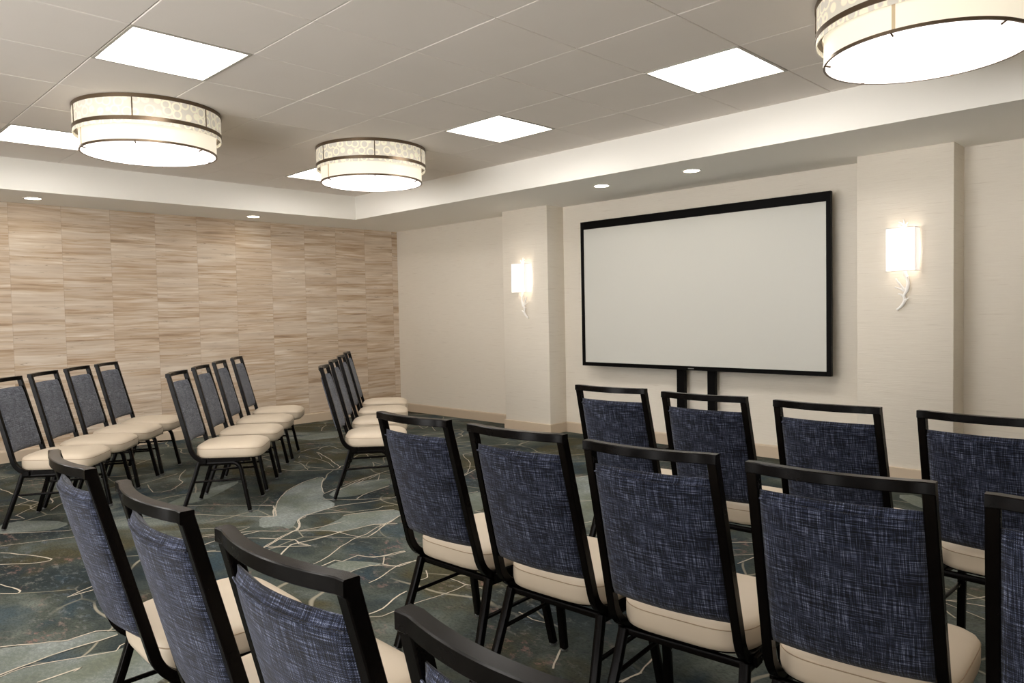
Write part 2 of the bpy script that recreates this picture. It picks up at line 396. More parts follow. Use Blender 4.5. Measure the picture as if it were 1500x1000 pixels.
LINES = [[(3.206,-4.187),(3.4,-4.067),(3.716,-3.84),(3.651,-3.787),(3.47,-3.712)],
 [(2.977,-4.104),(3.125,-3.945),(3.445,-3.709)],
 [(3.602,-4.304),(3.752,-4.135),(3.825,-4.054),(3.853,-4.182),(3.767,-4.33)],
 [(3.802,-4.353),(3.923,-4.084),(4.138,-3.899),(4.176,-3.614)],
 [(4.014,-4.189),(4.165,-4.075),(4.29,-4.002),(4.357,-4.013),(4.469,-3.999),(4.276,-4.183)],
 [(4.28,-4.26),(4.287,-4.206),(4.152,-3.998),(4.105,-3.89),(4.009,-3.817),(3.917,-3.775),(3.884,-3.697)],
 [(4.523,-4.262),(4.488,-4.203),(4.355,-4.064),(4.372,-3.879),(4.345,-3.721)],
 [(3.977,-4.426),(3.94,-4.322),(3.949,-4.226),(3.956,-4.056)],
 [(4.084,-4.494),(4.119,-4.4)],
 [(4.292,-4.205),(4.128,-3.93),(4.112,-3.884),(3.991,-3.801),(3.904,-3.76),(3.848,-3.672),(3.82,-3.499),(3.808,-3.397),(3.879,-3.202),(3.91,-3.036),(3.954,-2.874)],
 [(4.489,-4.209),(4.366,-4.075),(4.362,-4.025),(4.36,-3.746),(4.376,-3.503),(4.419,-3.45),(4.349,-3.296),(4.292,-3.136)],
 [(4.812,-4.246),(4.756,-4.163),(4.737,-4.099),(4.646,-3.948),(4.543,-3.773),(4.516,-3.655),(4.442,-3.524),(4.429,-3.457)],
 [(4.862,-4.244),(4.82,-4.162),(4.787,-4.043),(4.834,-4.026),(4.812,-3.915),(4.911,-3.876),(4.934,-3.747),(4.948,-3.698)],
 [(3.848,-3.672),(3.885,-3.588),(4.03,-3.393),(4.08,-3.26),(4.056,-3.207),(4.102,-3.149)],
 [(4.154,-3.893),(4.232,-3.796),(4.365,-3.741),(4.503,-3.724),(4.567,-3.682),(4.524,-3.59),(4.429,-3.457)],
 [(3.418,-3.28),(3.322,-3.07),(3.231,-2.881),(3.135,-2.515),(3.073,-2.31)],
 [(3.345,-2.957),(3.213,-2.744),(3.18,-2.614),(3.355,-2.754)],
 [(3.368,-2.962),(3.362,-2.647)],
 [(3.557,-3.373),(3.766,-3.217),(3.897,-3.027)],
 [(3.747,-3.214),(3.674,-3.109),(3.582,-2.807)],
 [(3.36,-3.757),(3.452,-3.698),(3.585,-3.772),(3.691,-3.823),(3.655,-3.905)],
 [(3.716,-3.836),(3.519,-3.717),(3.359,-3.62),(3.121,-3.419),(2.974,-3.216),(2.889,-3.011),(2.962,-3.002),(3.153,-3.139),(3.395,-3.265)],
 [(3.957,-4.057),(4.137,-3.899),(4.201,-3.808)],
 [(4.1,-4.128),(4.28,-4),(4.377,-4.026),(4.458,-3.996),(4.307,-4.179)],
 [(5.035,-3.907),(4.945,-3.835)],
 [(5.031,-3.911),(5.128,-3.87),(5.118,-3.754)],
 [(4.05,-3.517),(4.116,-3.321),(4.187,-3.207)],
 [(5.025,-4.122),(5,-4.059),(5.006,-3.977),(5.031,-3.911)],
 [(2.112,-2.799),(2.268,-2.813),(2.553,-2.913)],
 [(2.006,-2.69),(1.907,-2.617),(2.176,-2.602),(2.412,-2.627),(2.643,-2.711)],
 [(1.882,-2.428),(2.212,-2.573),(1.888,-2.423),(2.267,-2.529),(2.631,-2.655)],
 [(2.128,-3.063),(2.477,-3.018),(2.734,-2.744),(2.642,-2.645),(2.646,-2.598)],
 [(0.734,-1.693),(0.479,-1.507),(0.395,-1.411)],
 [(1.753,-2.53),(1.671,-2.376),(1.674,-2.174)],
 [(1.778,-2.348),(1.703,-2.266),(1.66,-2.156),(1.96,-2.203)],
 [(2.485,-2.451),(2.326,-2.257),(2.353,-2.184),(2.575,-2.282)],
 [(2.931,-2.52),(2.846,-2.435),(2.714,-2.36),(2.874,-2.368)],
 [(2.165,-2.78),(2.313,-2.684)],
 [(2.421,-2.869),(2.584,-2.781)],
 [(3.419,-3.16),(3.229,-2.821),(3.154,-2.568)],
 [(0.692,-2.419),(0.82,-2.286),(0.908,-2.052)],
 [(3.213,-5.253),(3.379,-5.156),(3.57,-5.081),(3.595,-5.119),(3.558,-5.195),(3.455,-5.3)],
 [(3.058,-5.224),(3.123,-5.065),(3.196,-4.859)],
 [(2.755,-5.165),(2.99,-4.887),(3.01,-4.832)],
 [(1.076,-4.693),(1.261,-4.727),(1.34,-4.569),(1.123,-4.557),(1.094,-4.677)],
 [(1.259,-4.879),(1.929,-4.814),(2.121,-4.729),(1.838,-4.678)],
 [(2.022,-4.96),(1.897,-4.789)],
 [(2.331,-4.999),(2.08,-4.788)],
 [(2.39,-5.057),(2.464,-4.972),(2.317,-4.988)],
 [(2.048,-4.044),(2.352,-4.111),(2.391,-3.994),(2.174,-3.816),(2.043,-3.798),(1.889,-3.726),(1.697,-3.604)],
 [(0.831,-4.797),(0.771,-4.678)],
 [(1.102,-3.826),(0.794,-3.455)],
 [(2.003,-4.112),(1.814,-3.72)],
 [(2.357,-4.795),(2.177,-4.656),(2.387,-4.428)],
 [(4.207,-5.051),(4.238,-5.12),(4.278,-5.189),(4.269,-5.069)],
 [(3.82,-5.369),(3.924,-5.338),(4.011,-5.322),(4.038,-5.344),(3.977,-5.399)],
 [(4.975,-5.616),(4.966,-5.589),(4.941,-5.473),(4.921,-5.351),(4.918,-5.167)],
 [(4.985,-5.592),(4.966,-5.51),(5.027,-5.35),(5.079,-5.223),(5.038,-5.195),(5.025,-5.123),(5.016,-5.061)],
 [(5.138,-5.509),(5.134,-5.415),(5.132,-5.36),(5.145,-5.391)],
 [(4.671,-5.56),(4.681,-5.534),(4.784,-5.375),(4.82,-5.325),(4.81,-5.219),(4.866,-5.157)],
 [(5.531,-4.337),(5.526,-4.261),(5.472,-4.161),(5.438,-4.057)],
 [(5.556,-4.354),(5.594,-4.31),(5.589,-4.195),(5.589,-4.079),(5.601,-3.958),(5.587,-3.807)],
 [(5.21,-4.116),(5.182,-4.015),(5.115,-3.873),(5.126,-3.764),(5.141,-3.664)],
 [(4.992,-3.967),(5.135,-3.87)],
 [(4.881,-3.891),(4.934,-3.829),(4.959,-3.701)],
 [(4.567,-3.675),(4.466,-3.504),(4.367,-3.327)],
 [(4.375,-3.543),(4.416,-3.469),(4.476,-3.397)],
 [(5.368,-3.927),(5.368,-3.876),(5.286,-3.819)],
 [(6.008,-3.881),(6.107,-3.899),(6.191,-3.88),(6.168,-3.845),(6.103,-3.807)],
 [(5.47,-3.812),(5.577,-3.816),(5.681,-3.795)],
 [(3.272,-2.785),(3.197,-2.653),(3.128,-2.507)],
 [(3.656,-3.049),(3.595,-2.82)],
 [(2.367,-1.105),(2.317,-0.927),(2.146,-0.835)],
 [(2.545,-1.223),(2.627,-1.109),(2.641,-1.046)],
 [(3.787,-2.234),(3.596,-1.986),(3.376,-1.795),(3.094,-1.617),(3.084,-1.453)],
 [(3.787,-2.234),(3.672,-1.994)],
 [(4.227,-2.625),(4.251,-2.498)],
 [(1.37,-1.009),(1.132,-0.666),(1.562,-0.863),(1.422,-0.648),(1.792,-0.871)],
 [(6.694,-4.106),(6.715,-3.979),(6.693,-3.886),(6.679,-3.809)],
 [(6.461,-4.168),(6.421,-4.103),(6.38,-4.033)],
 [(6.706,-4.082),(6.707,-4.027),(6.719,-3.976)],
 [(7.319,-2.54),(7.394,-2.453),(7.452,-2.359),(7.521,-2.255)],
 [(7.317,-2.532),(7.48,-2.489)],
 [(7.323,-2.557),(7.514,-2.649)],
 [(7.357,-2.647),(7.414,-2.711)],
 [(6.2,-2.416),(6.324,-2.308)],
 [(6.319,-2.606),(6.416,-2.492)],
 [(6.418,-2.69),(6.436,-2.533)],
 [(4.479,-1.759),(4.55,-1.575)],
 [(4.977,-2.273),(5.054,-2.159)],
 [(5.344,-2.673),(5.371,-2.572)]]

def build_floor():
    b = MB(); bm = b.bm
    b.quad((-.05, RY, 0), (RX, RY, 0), (RX, .05, 0), (-.05, .05, 0))
    z = .0008
    for poly in LEAVES:
        # smooth the outline slightly
        q = []
        n = len(poly)
        for i in range(n):
            a, p, c_ = Vector(poly[i-1]), Vector(poly[i]), Vector(poly[(i+1) % n])
            q += [p.lerp(a, .22), p.lerp(c_, .22)]
        vs_ = [bm.verts.new((p.x, p.y, z)) for p in q]
        es = [bm.edges.new((vs_[i], vs_[(i+1) % len(vs_)])) for i in range(len(vs_))]
        r = bmesh.ops.triangle_fill(bm, edges=es, use_beauty=True, normal=(0, 0, 1))
        for g in r['geom']:
            if isinstance(g, bmesh.types.BMFace): g.material_index = 1
        z += .00005
    z = .0022
    rnd = random.Random(3)
    for ln in LINES:
        pts = [Vector((*p, 0)) for p in ln]
        # catmull-rom resample with a slight wobble
        P = [pts[0]*2-pts[1]]+pts+[pts[-1]*2-pts[-2]]; out = []
        for i in range(1, len(P)-2):
            L = (P[i+1]-P[i]).length; n = max(2, min(14, int(L/.06)))
            for k in range(n):
                t = k/n; p0, p1, p2, p3 = P[i-1], P[i], P[i+1], P[i+2]
                q = .5*((2*p1)+(p2-p0)*t+(2*p0-5*p1+4*p2-p3)*t*t+(3*p1-p0-3*p2+p3)*t**3)
                lin = p1.lerp(p2, t); q = lin.lerp(q, .6)
                if k: q += Vector((rnd.uniform(-1, 1), rnd.uniform(-1, 1), 0))*min(.006, L*.05)
                out.append(q)
        out.append(pts[-1])
        wd = rnd.uniform(.0024, .0045)
        L_, R_ = [], []
        for i, p in enumerate(out):
            t = (out[min(i+1, len(out)-1)]-out[max(i-1, 0)])
            if t.length < 1e-6: t = Vector((1, 0, 0))
            t.normalize(); nn = Vector((-t.y, t.x, 0))*wd*rnd.uniform(.75, 1.2)
            L_.append(bm.verts.new((p.x+nn.x, p.y+nn.y, z))); R_.append(bm.verts.new((p.x-nn.x, p.y-nn.y, z)))
        for i in range(len(out)-1):
            f = bm.faces.new((R_[i], R_[i+1], L_[i+1], L_[i])); f.material_index = 2
        z += .00001
    # make sure every face looks up
    bm.normal_update()
    for f in bm.faces:
        if f.normal.z < 0: f.normal_flip()
    me = bpy.data.meshes.new('floor'); bm.to_mesh(me); bm.free()
    for k in ('carpet', 'leaf', 'line'): me.materials.append(M[k])
    o = bpy.data.objects.new('floor', me); COL.objects.link(o)
    return tag(o, 'dark teal and olive patterned carpet with pale meandering lines', 'floor', kind='structure')
build_floor()

WT = .12
tag(MB().box(-WT, 0, RY, WT, -.02, ZC+.2).build('wall_left', M['strips'], smooth=False), 'left wall papered in columns of torn tan strips', 'wall', kind='structure')
tag(MB().box(0, RX, 0, WT, -.02, ZC+.2).build('wall_back', M['grass'], smooth=False), 'cream grasscloth wall behind the screen', 'wall', kind='structure')
tag(MB().box(RX, RX+WT, RY, WT, -.02, ZC+.2).build('wall_right', M['grass'], smooth=False), 'cream grasscloth wall on the right, outside the view', 'wall', kind='structure')
b = MB(); b.box(8.8, RX+WT, RY-WT, RY, -.02, ZC+.2); b.box(-WT, 3.4, RY-WT, RY, -.02, ZC+.2)  # unseen pieces shaped to limit the fill light through the open end
tag(b.build('front_light_block', M['grass'], smooth=False), 'unseen wall pieces behind the camera, added to trim the fill light', 'wall', kind='structure')
PD = .265
pillars = ((2.31, 2.985, 'narrow cream pillar projecting from wall left of the screen'), (6.145, 6.80, 'cream pillar projecting from wall right of the screen'))
for x0, x1, lb in pillars:
    tag(MB().box(x0, x1, -PD, .01, 0, ZS+.01, .006, 2).build('pillar', M['grass'], smooth=True), lb, 'pillar', kind='structure')
# baseboards
b = MB()
def bboard(bm_, pts):
    pr = [(0, 0), (.014, 0), (.014, .098), (.009, .108), (0, .112)]
    for (xa, ya), (xb, yb) in zip(pts[:-1], pts[1:]):
        d = Vector((xb-xa, yb-ya, 0)).normalized(); n = Vector((d.y, -d.x, 0))
        R = []
        for px, py, e in ((xa, ya, -1), (xb, yb, 1)):
            R.append([Vector((px, py, 0))+n*q[0]+d*e*(.014 if (px, py) not in (pts[0], pts[-1]) and q[0] > 0 else 0)*0+Vector((0, 0, q[1])) for q in pr])
        bm_.rings(R)
x = pillars
bboard(b, [(0, 0), (x[0][0], 0)])
bboard(b, [(x[0][1], 0), (x[1][0], 0)])
bboard(b, [(x[1][1], 0), (RX, 0)])
for x0, x1, _ in pillars:
    b.box(x0-.014, x1+.014, -PD-.014, 0, 0, .108, .004, 1)
tag(b.build('baseboard_back', M['basebd'], smooth=False), 'tan baseboard along back wall and pillars', 'baseboard', kind='structure')
b = MB(); bboard(b, [(0, RY), (0, 0)])
tag(b.build('baseboard_left', M['basebd'], smooth=False), 'tan baseboard under the striped wall', 'baseboard', kind='structure')

# dropped soffit ring with fascia
def soffit():
    b = MB(); t = ZC+.06
    SX, SY = RX, RY
    b.box(-.02, FX, RY, .02, ZS, t)
    b.box(FX, RX, FY, .02, ZS, t)
    return b.build('trim_1', M['paint'], smooth=False)
tag(soffit(), 'smooth dropped soffit and fascia around the tiled ceiling', 'soffit', kind='structure')

# troffers and tiled ceiling
TROFF = [(-4, 0), (-1, 4), (-4, 4), (-8, 4), (-8, 0), (-1, 0), (-4, -4), (-1, -4), (-8, -4), (3, -4)]  # panels outside the view are added to light the camera side
def ceiling():
    b = MB(); g = .0022
    SX, SY = RX, RY
    i = -10
    while GX+i*TP < SX:
        j = -9
        while GY+j*TP < FY:
            if (i, j) not in TROFF:
                x0, x1 = max(GX+i*TP, FX-.005)+g, min(GX+(i+1)*TP, SX+.005)-g
                y0, y1 = max(GY+j*TP, SY-.005)+g, min(GY+(j+1)*TP, FY+.005)-g
                if x1-x0 > .01 and y1-y0 > .01:
                    dz = random.uniform(-.0006, .0006)
                    zt = ZC+dz; k = .003
                    b.rings([[(x0, y0, ZC+.015), (x1, y0, ZC+.015), (x1, y1, ZC+.015), (x0, y1, ZC+.015)],
                             [(x0, y0, zt+k), (x1, y0, zt+k), (x1, y1, zt+k), (x0, y1, zt+k)],
                             [(x0+k, y0+k, zt), (x1-k, y0+k, zt), (x1-k, y1-k, zt), (x0+k, y1-k, zt)]])
            j += 1
        i += 1
    return b.build('ceiling', M['tile'], smooth=False)
tag(ceiling(), 'suspended ceiling of square beige tiles', 'ceiling', kind='structure')
b = MB(); b.box(FX-.05, RX, RY, FY+.05, ZC+.13, ZC+.16)
for i in range(-10, 9):
    xx = GX+i*TP
    if FX < xx < RX: b.box(xx-.010, xx+.010, RY, FY, ZC+.0055, ZC+.03)
for j in range(-8, 7):
    yy = GY+j*TP
    if RY < yy < FY: b.box(FX, RX, yy-.010, yy+.010, ZC+.0055, ZC+.03)
tag(b.build('trim_2', M['tbar'], smooth=False), 'thin metal grid lines between the ceiling tiles', 'ceiling grid', kind='structure')

# ------------------------------------------------------------------ ceiling troffers
def make_troffer():
    r = empty('ceiling_troffer'); h = TP/2
    f = MB()
    for s in (-1, 1):
        f.box(s*(h-.010)-.008, s*(h-.010)+.008, -h+.003, h-.003, -.003, .04)
        f.box(-h+.018, h-.018, s*(h-.010)-.008, s*(h-.010)+.008, -.003, .04)
    f.build('frame', M['troffer_frame'], r, smooth=False)
    k = h-.018
    l = MB()   # recessed side lenses sloping to the middle basket
    for s in (-1, 1):
        l.quad((-k, s*k, .024), (k, s*k, .024), (k, s*.075, .06), (-k, s*.075, .06))
        l.quad((s*k, -k, .024), (s*k, k, .024), (s*k, .075, .06), (s*k, -.075, .06))
    l.build('side_lens', M['troffer2'], r, smooth=False)
    c = MB()
    n = 10
    R = [[(-k, .078*math.cos(PI*q/n), .06-.035*math.sin(PI*q/n)) for q in range(n+1)], [(k, .078*math.cos(PI*q/n), .06-.035*math.sin(PI*q/n)) for q in range(n+1)]]
    c.rings(R, closed=False, cap=False)
    c.build('centre_lens', M['troffer'], r)
    p = MB(); p.quad((-h, -h, .07), (h, -h, .07), (h, h, .07), (-h, h, .07)); p.build('housing', M['troffer_frame'], r, smooth=False)
    return r
TL = {(-4, 0): 'square lit ceiling panel above the left drum lamp, nearest the top left', (-1, 4): 'square lit ceiling panel nearest the large right drum lamp',
      (-4, 4): 'square lit ceiling panel in the middle, above and left of the screen', (-8, 4): 'lit ceiling panel half hidden behind the smallest drum lamp',
      (-8, 0): 'lit ceiling panel cut by the left edge, behind the left drum lamp'}
proto = None
for ij in TROFF:
    if proto is None: proto = o = make_troffer()
    else: o = copy_tree(proto)
    o.location = (GX+(ij[0]+.5)*TP, GY+(ij[1]+.5)*TP, ZC)
    if ij in TL: tag(o, TL[ij], 'ceiling light', 'square ceiling light panels')
    else: tag(o, 'added fill light panel in the ceiling, unseen above the photographer', 'ceiling light', 'added ceiling panels outside the view')

# ------------------------------------------------------------------ drum lamps
def make_drum():
    r = empty('drum_ceiling_light')
    R1, R2, z1, z2 = .453, .419, -.149, -.285
    # rings
    def ring(R, z0, z1_, t=.012): 
        return MB().lathe([(R, z0), (R, z1_), (R-t, z1_), (R-t, z0)], 96, close=True)
    ring(R1+.004, -.024, 0, .03).build('top_ring', M['bronze'], r)
    ring(R1+.004, z1-.012, z1+.012, .03).build('middle_ring', M['bronze'], r)
    bd = MB().lathe([(R1, z1+.008), (R1, -.02), (R1-.006, -.02), (R1-.006, z1+.008)], 96, close=True).build('patterned_band', M['band'], r)
    tag(bd, 'upper band with pale circle pattern')
    for k in range(6):
        a = 2*PI*k/6-.5515; x, y = (R1+.001)*math.cos(a), (R1+.001)*math.sin(a)
        MB().tube([(x, y, z1), (x, y, -.015)], .004, 8).build('strut', M['bronze'], r)
    # inner lower drum
    MB().lathe([(R2, z2+.012), (R2, z1+.01), (R2-.006, z1+.01), (R2-.006, z2+.012)], 96, close=True).build('linen_shade', M['shade'], r)
    a = -PI/2; sm = MB(); sm.box(-.007, .007, R2-.001, R2+.0012, z2+.012, z1+.01)
    so = sm.build('shade_seam', M['seamcloth'], r, smooth=False); so.rotation_euler = (0, 0, a-PI/2)
    # small lower lip of band below middle ring
    MB().lathe([(R1, z1-.034), (R1, z1-.01), (R1-.005, z1-.01), (R1-.005, z1-.034)], 96, close=True).build('band_lip', M['band'], r)
    ring(R2+.003, z2, z2+.012, .010).build('bottom_ring', M['bronze'], r)
    d = MB(); d.lathe([(R2-.006, z2+.002), (R2*.6, z2-.004), (R2*.3, z2-.006), (.001, z2-.0065)], 96)
    d.build('diffuser', M['disc'], r)
    for k in range(6):
        a = 2*PI*k/6-.5515
        MB().tube([((R2-.0)*math.cos(a), (R2-.0)*math.sin(a), z2+.002), ((R2-.028)*math.cos(a), (R2-.028)*math.sin(a), z2-.006)], .004, 6).build('retaining_clip', M['bronze'], r)
    return r
DR = [(2.972, -4.259, 'left drum lamp with patterned band, over the left chairs'), (2.972, -2.465, 'smallest drum lamp, centre left, hanging nearest the corner'), (7.218, -2.44, 'large drum lamp at the top right corner, cut by the frame'),
      (7.218, -4.259, 'unseen drum lamp above the photographer, assumed and added for lighting'), (7.218, -6.3, 'drum lamp behind the photographer outside the view'), (2.972, -6.3, 'drum lamp left of the photographer outside the view')]  # drum above the photographer is unseen, added for overhead light
proto = None
for x_, y_, lb in DR:
    if proto is None: proto = o = make_drum()
    else: o = copy_tree(proto)
    o.location = (x_, y_, ZC); tag(o, lb, 'ceiling lamp', 'round drum ceiling lamps')

# ------------------------------------------------------------------ downlights
def make_down():
    r = empty('recessed_downlight')
    MB().lathe([(.078, -.004), (.078, .0), (.064, .0), (.064, -.004)], 48, close=True).build('trim_ring', M['trim_white'], r)
    MB().disc(.064, -.0015, 48).build('lens', M['downlight'], r)
    return r
DN = [(.375, -4.363, 'recessed downlight over the striped wall, by the left edge'), (.375, -2.246, 'recessed downlight over the striped wall, nearer the corner'),
      (4.106, -.77, 'recessed downlight above the left half of the screen'), (5.026, -.766, 'recessed downlight above the right half of the screen')]
proto = None
for x_, y_, lb in DN:
    if proto is None: proto = o = make_down()
    else: o = copy_tree(proto)
    o.location = (x_, y_, ZS); tag(o, lb, 'downlight', 'round recessed downlights')

# ------------------------------------------------------------------ wall sconces
def make_sconce(sign):
    r = empty('wall_sconce')          # origin on the pillar face, at the middle of the shade; faces -y
    W2, H2, D = .0985, .155, .115
    t = .003
    s = MB()
    s.box(-W2, W2, -D, -D+t, -H2, H2); s.box(-W2, -W2+t, -D+t, -.012, -H2, H2); s.box(W2-t, W2, -D+t, -.012, -H2, H2)
    s.build('shade', M['sconce'], r, smooth=False)
    p = MB()
    for zz in (-H2, H2):
        p.tube([(-W2, -.012, zz), (-W2, -D, zz), (W2, -D, zz), (W2, -.012, zz)], .003, 6)
    for k in (-1, 1):
        p.box(k*W2-.002*(1+k)/1-.0005, k*W2+.002*(1-k)-.0005+.001, -D+.028, -D+.031, -H2, H2)
        p.tube([(k*W2, -D, -H2), (k*W2, -D, H2)], .0025, 6)
    p.build('shade_trim', M['coral'], r)
    MB().box(-.05, .05, -.012, 0, -.10, .10, .004, 2).build('back_plate', M['coral'], r)
    g = sign
    bm_ = MB()
    def twig(pts, r0, r1):
        P = [Vector((g*a, y, z)) for a, z, y in pts]
        # smooth
        out = []
        for i in range(len(P)-1):
            p0 = P[max(i-1, 0)]; p1 = P[i]; p2 = P[i+1]; p3 = P[min(i+2, len(P)-1)]
            for k in range(5):
                t_ = k/5; out.append(.5*((2*p1)+(p2-p0)*t_+(2*p0-5*p1+4*p2-p3)*t_*t_+(3*p1-p0-3*p2+p3)*t_**3))
        out.append(P[-1])
        bm_.tube(out, lambda k: 1.45*(r0+(r1-r0)*k)*(1+.12*math.sin(k*17)), 8)
    # main stem: from behind the shade down the wall
    twig([(.0, -.02, -.03), (.006, -.15, -.035), (.018, -.205, -.03), (.026, -.245, -.028), (.018, -.29, -.026), (-.002, -.33, -.024), (.0, -.37, -.024), (-.018, -.405, -.022), (-.052, -.435, -.02)], .0105, .006)
    twig([(.004, -.292, -.026), (-.022, -.255, -.034), (-.044, -.222, -.042), (-.052, -.205, -.044)], .007, .0035)
    twig([(.0, -.300, -.026), (-.026, -.283, -.03), (-.062, -.268, -.036)], .006, .003)
    twig([(-.006, -.343, -.024), (-.018, -.325, -.03), (-.040, -.318, -.034)], .006, .003)
    twig([(.0, -.372, -.024), (.014, -.362, -.03), (.028, -.352, -.034)], .006, .003)
    twig([(.014, -.21, -.03), (.026, -.198, -.038), (.036, -.192, -.042)], .006, .003)
    twig([(.008, -.19, -.03), (-.004, -.172, -.04)], .006, .003)
    # twigs above the shade
    twig([(.0, .02, -.03), (.002, .15, -.032), (.003, .185, -.032), (-.004, .222, -.034)], .008, .003)
    twig([(.003, .178, -.032), (-.014, .196, -.036), (-.034, .206, -.04)], .005, .0025)
    twig([(.005, .15, -.032), (.016, .178, -.04), (.028, .196, -.044)], .006, .0025)
    twig([(.003, .16, -.032), (-.018, .172, -.04), (-.034, .178, -.044)], .005, .0025)
    bm_.build('coral_branch', M['coral'], r)
    MB().lathe([(.001, -.085), (.012, -.08), (.018, -.062), (.018, -.05), (.010, -.04), (.001, -.036)], 24, (0, -.062)).build('bulb', M['sconce'], r)
    for zz in (0.0,):
        l = bpy.data.lights.new('sconce_lamp', 'POINT'); l.energy = SCONCE_BULB_W; l.color = (1, .95, .90); l.shadow_soft_size = .045
        lo = bpy.data.objects.new('sconce_lamp', l); COL.objects.link(lo); lo.parent = r; lo.location = (0, -.066, zz)
    return r
for x_, z_, g, lb in ((2.655, 1.685, -1, 'white shaded sconce with branch stem on the left pillar'), (6.487, 1.712, 1, 'white shaded sconce with branch stem on the right pillar')):
    o = make_sconce(g); o.location = (x_, -PD, z_); tag(o, lb, 'wall lamp', 'coral branch wall sconces')

# ------------------------------------------------------------------ presentation screen
def make_screen():
    r = empty('presentation_screen', (4.64, -.16, 0))
    tag(r, 'large blank white screen in a black frame on two posts', 'screen')
    X0, X1, Z0, Z1 = -1.280, 1.270, .750, 2.227
    t = (.040, .036, .038, .079)   # left right bottom top
    f = MB()
    f.box(X0, X0+t[0], -.010, .03, Z0, Z1, .002, 1); f.box(X1-t[1], X1, -.010, .03, Z0, Z1, .002, 1)
    f.box(X0+t[0], X1-t[1], -.010, .03, Z0, Z0+t[2], .002, 1); f.box(X0+t[0], X1-t[1], -.010, .03, Z1-t[3], Z1, .002, 1)
    f.box(X0+.01, X1-.01, .015, .045, Z0+.01, Z1-.01)
    fr = f.build('bezel', M['black'], r, smooth=False)
    MB().box(X0+t[0]-.004, X1-t[1]+.004, -.004, .010, Z0+t[2]-.004, Z1-t[3]+.004).build('white_panel', M['screen'], r, smooth=False)
    MB().box(-.03, .03, -.0115, -.008, Z0+.012, Z0+.020).build('maker_badge', M['logo'], fr, smooth=False)
    for xa, xb in ((-.190, -.108), (.132, .207)):
        p = MB().box(xa, xb,   .048, .098, .055, Z0+.9, .004, 2).build('post', M['black'], r, smooth=False)
        ft = MB(); ft.box(xa-.004, xb+.004, -.30, .125, .012, .055, .006, 2)
        ft.build('foot', M['black'], r, smooth=False)
        w_ = MB()
        for yy in (-.28, .10): w_.box(xa+.008, xb-.008, yy-.014, yy+.014, 0, .013, .003, 1)
        w_.build('pad', M['black'], r, smooth=False)
    MB().box(-.15, .17, .05, .09, .30, .35, .004, 1).build('crossbar', M['black'], r, smooth=False)
    MB().box(-.30, .31, .044, .050, 1.10, 1.70).build('mounting_plate', M['black'], r, smooth=False)
    return r
make_screen()

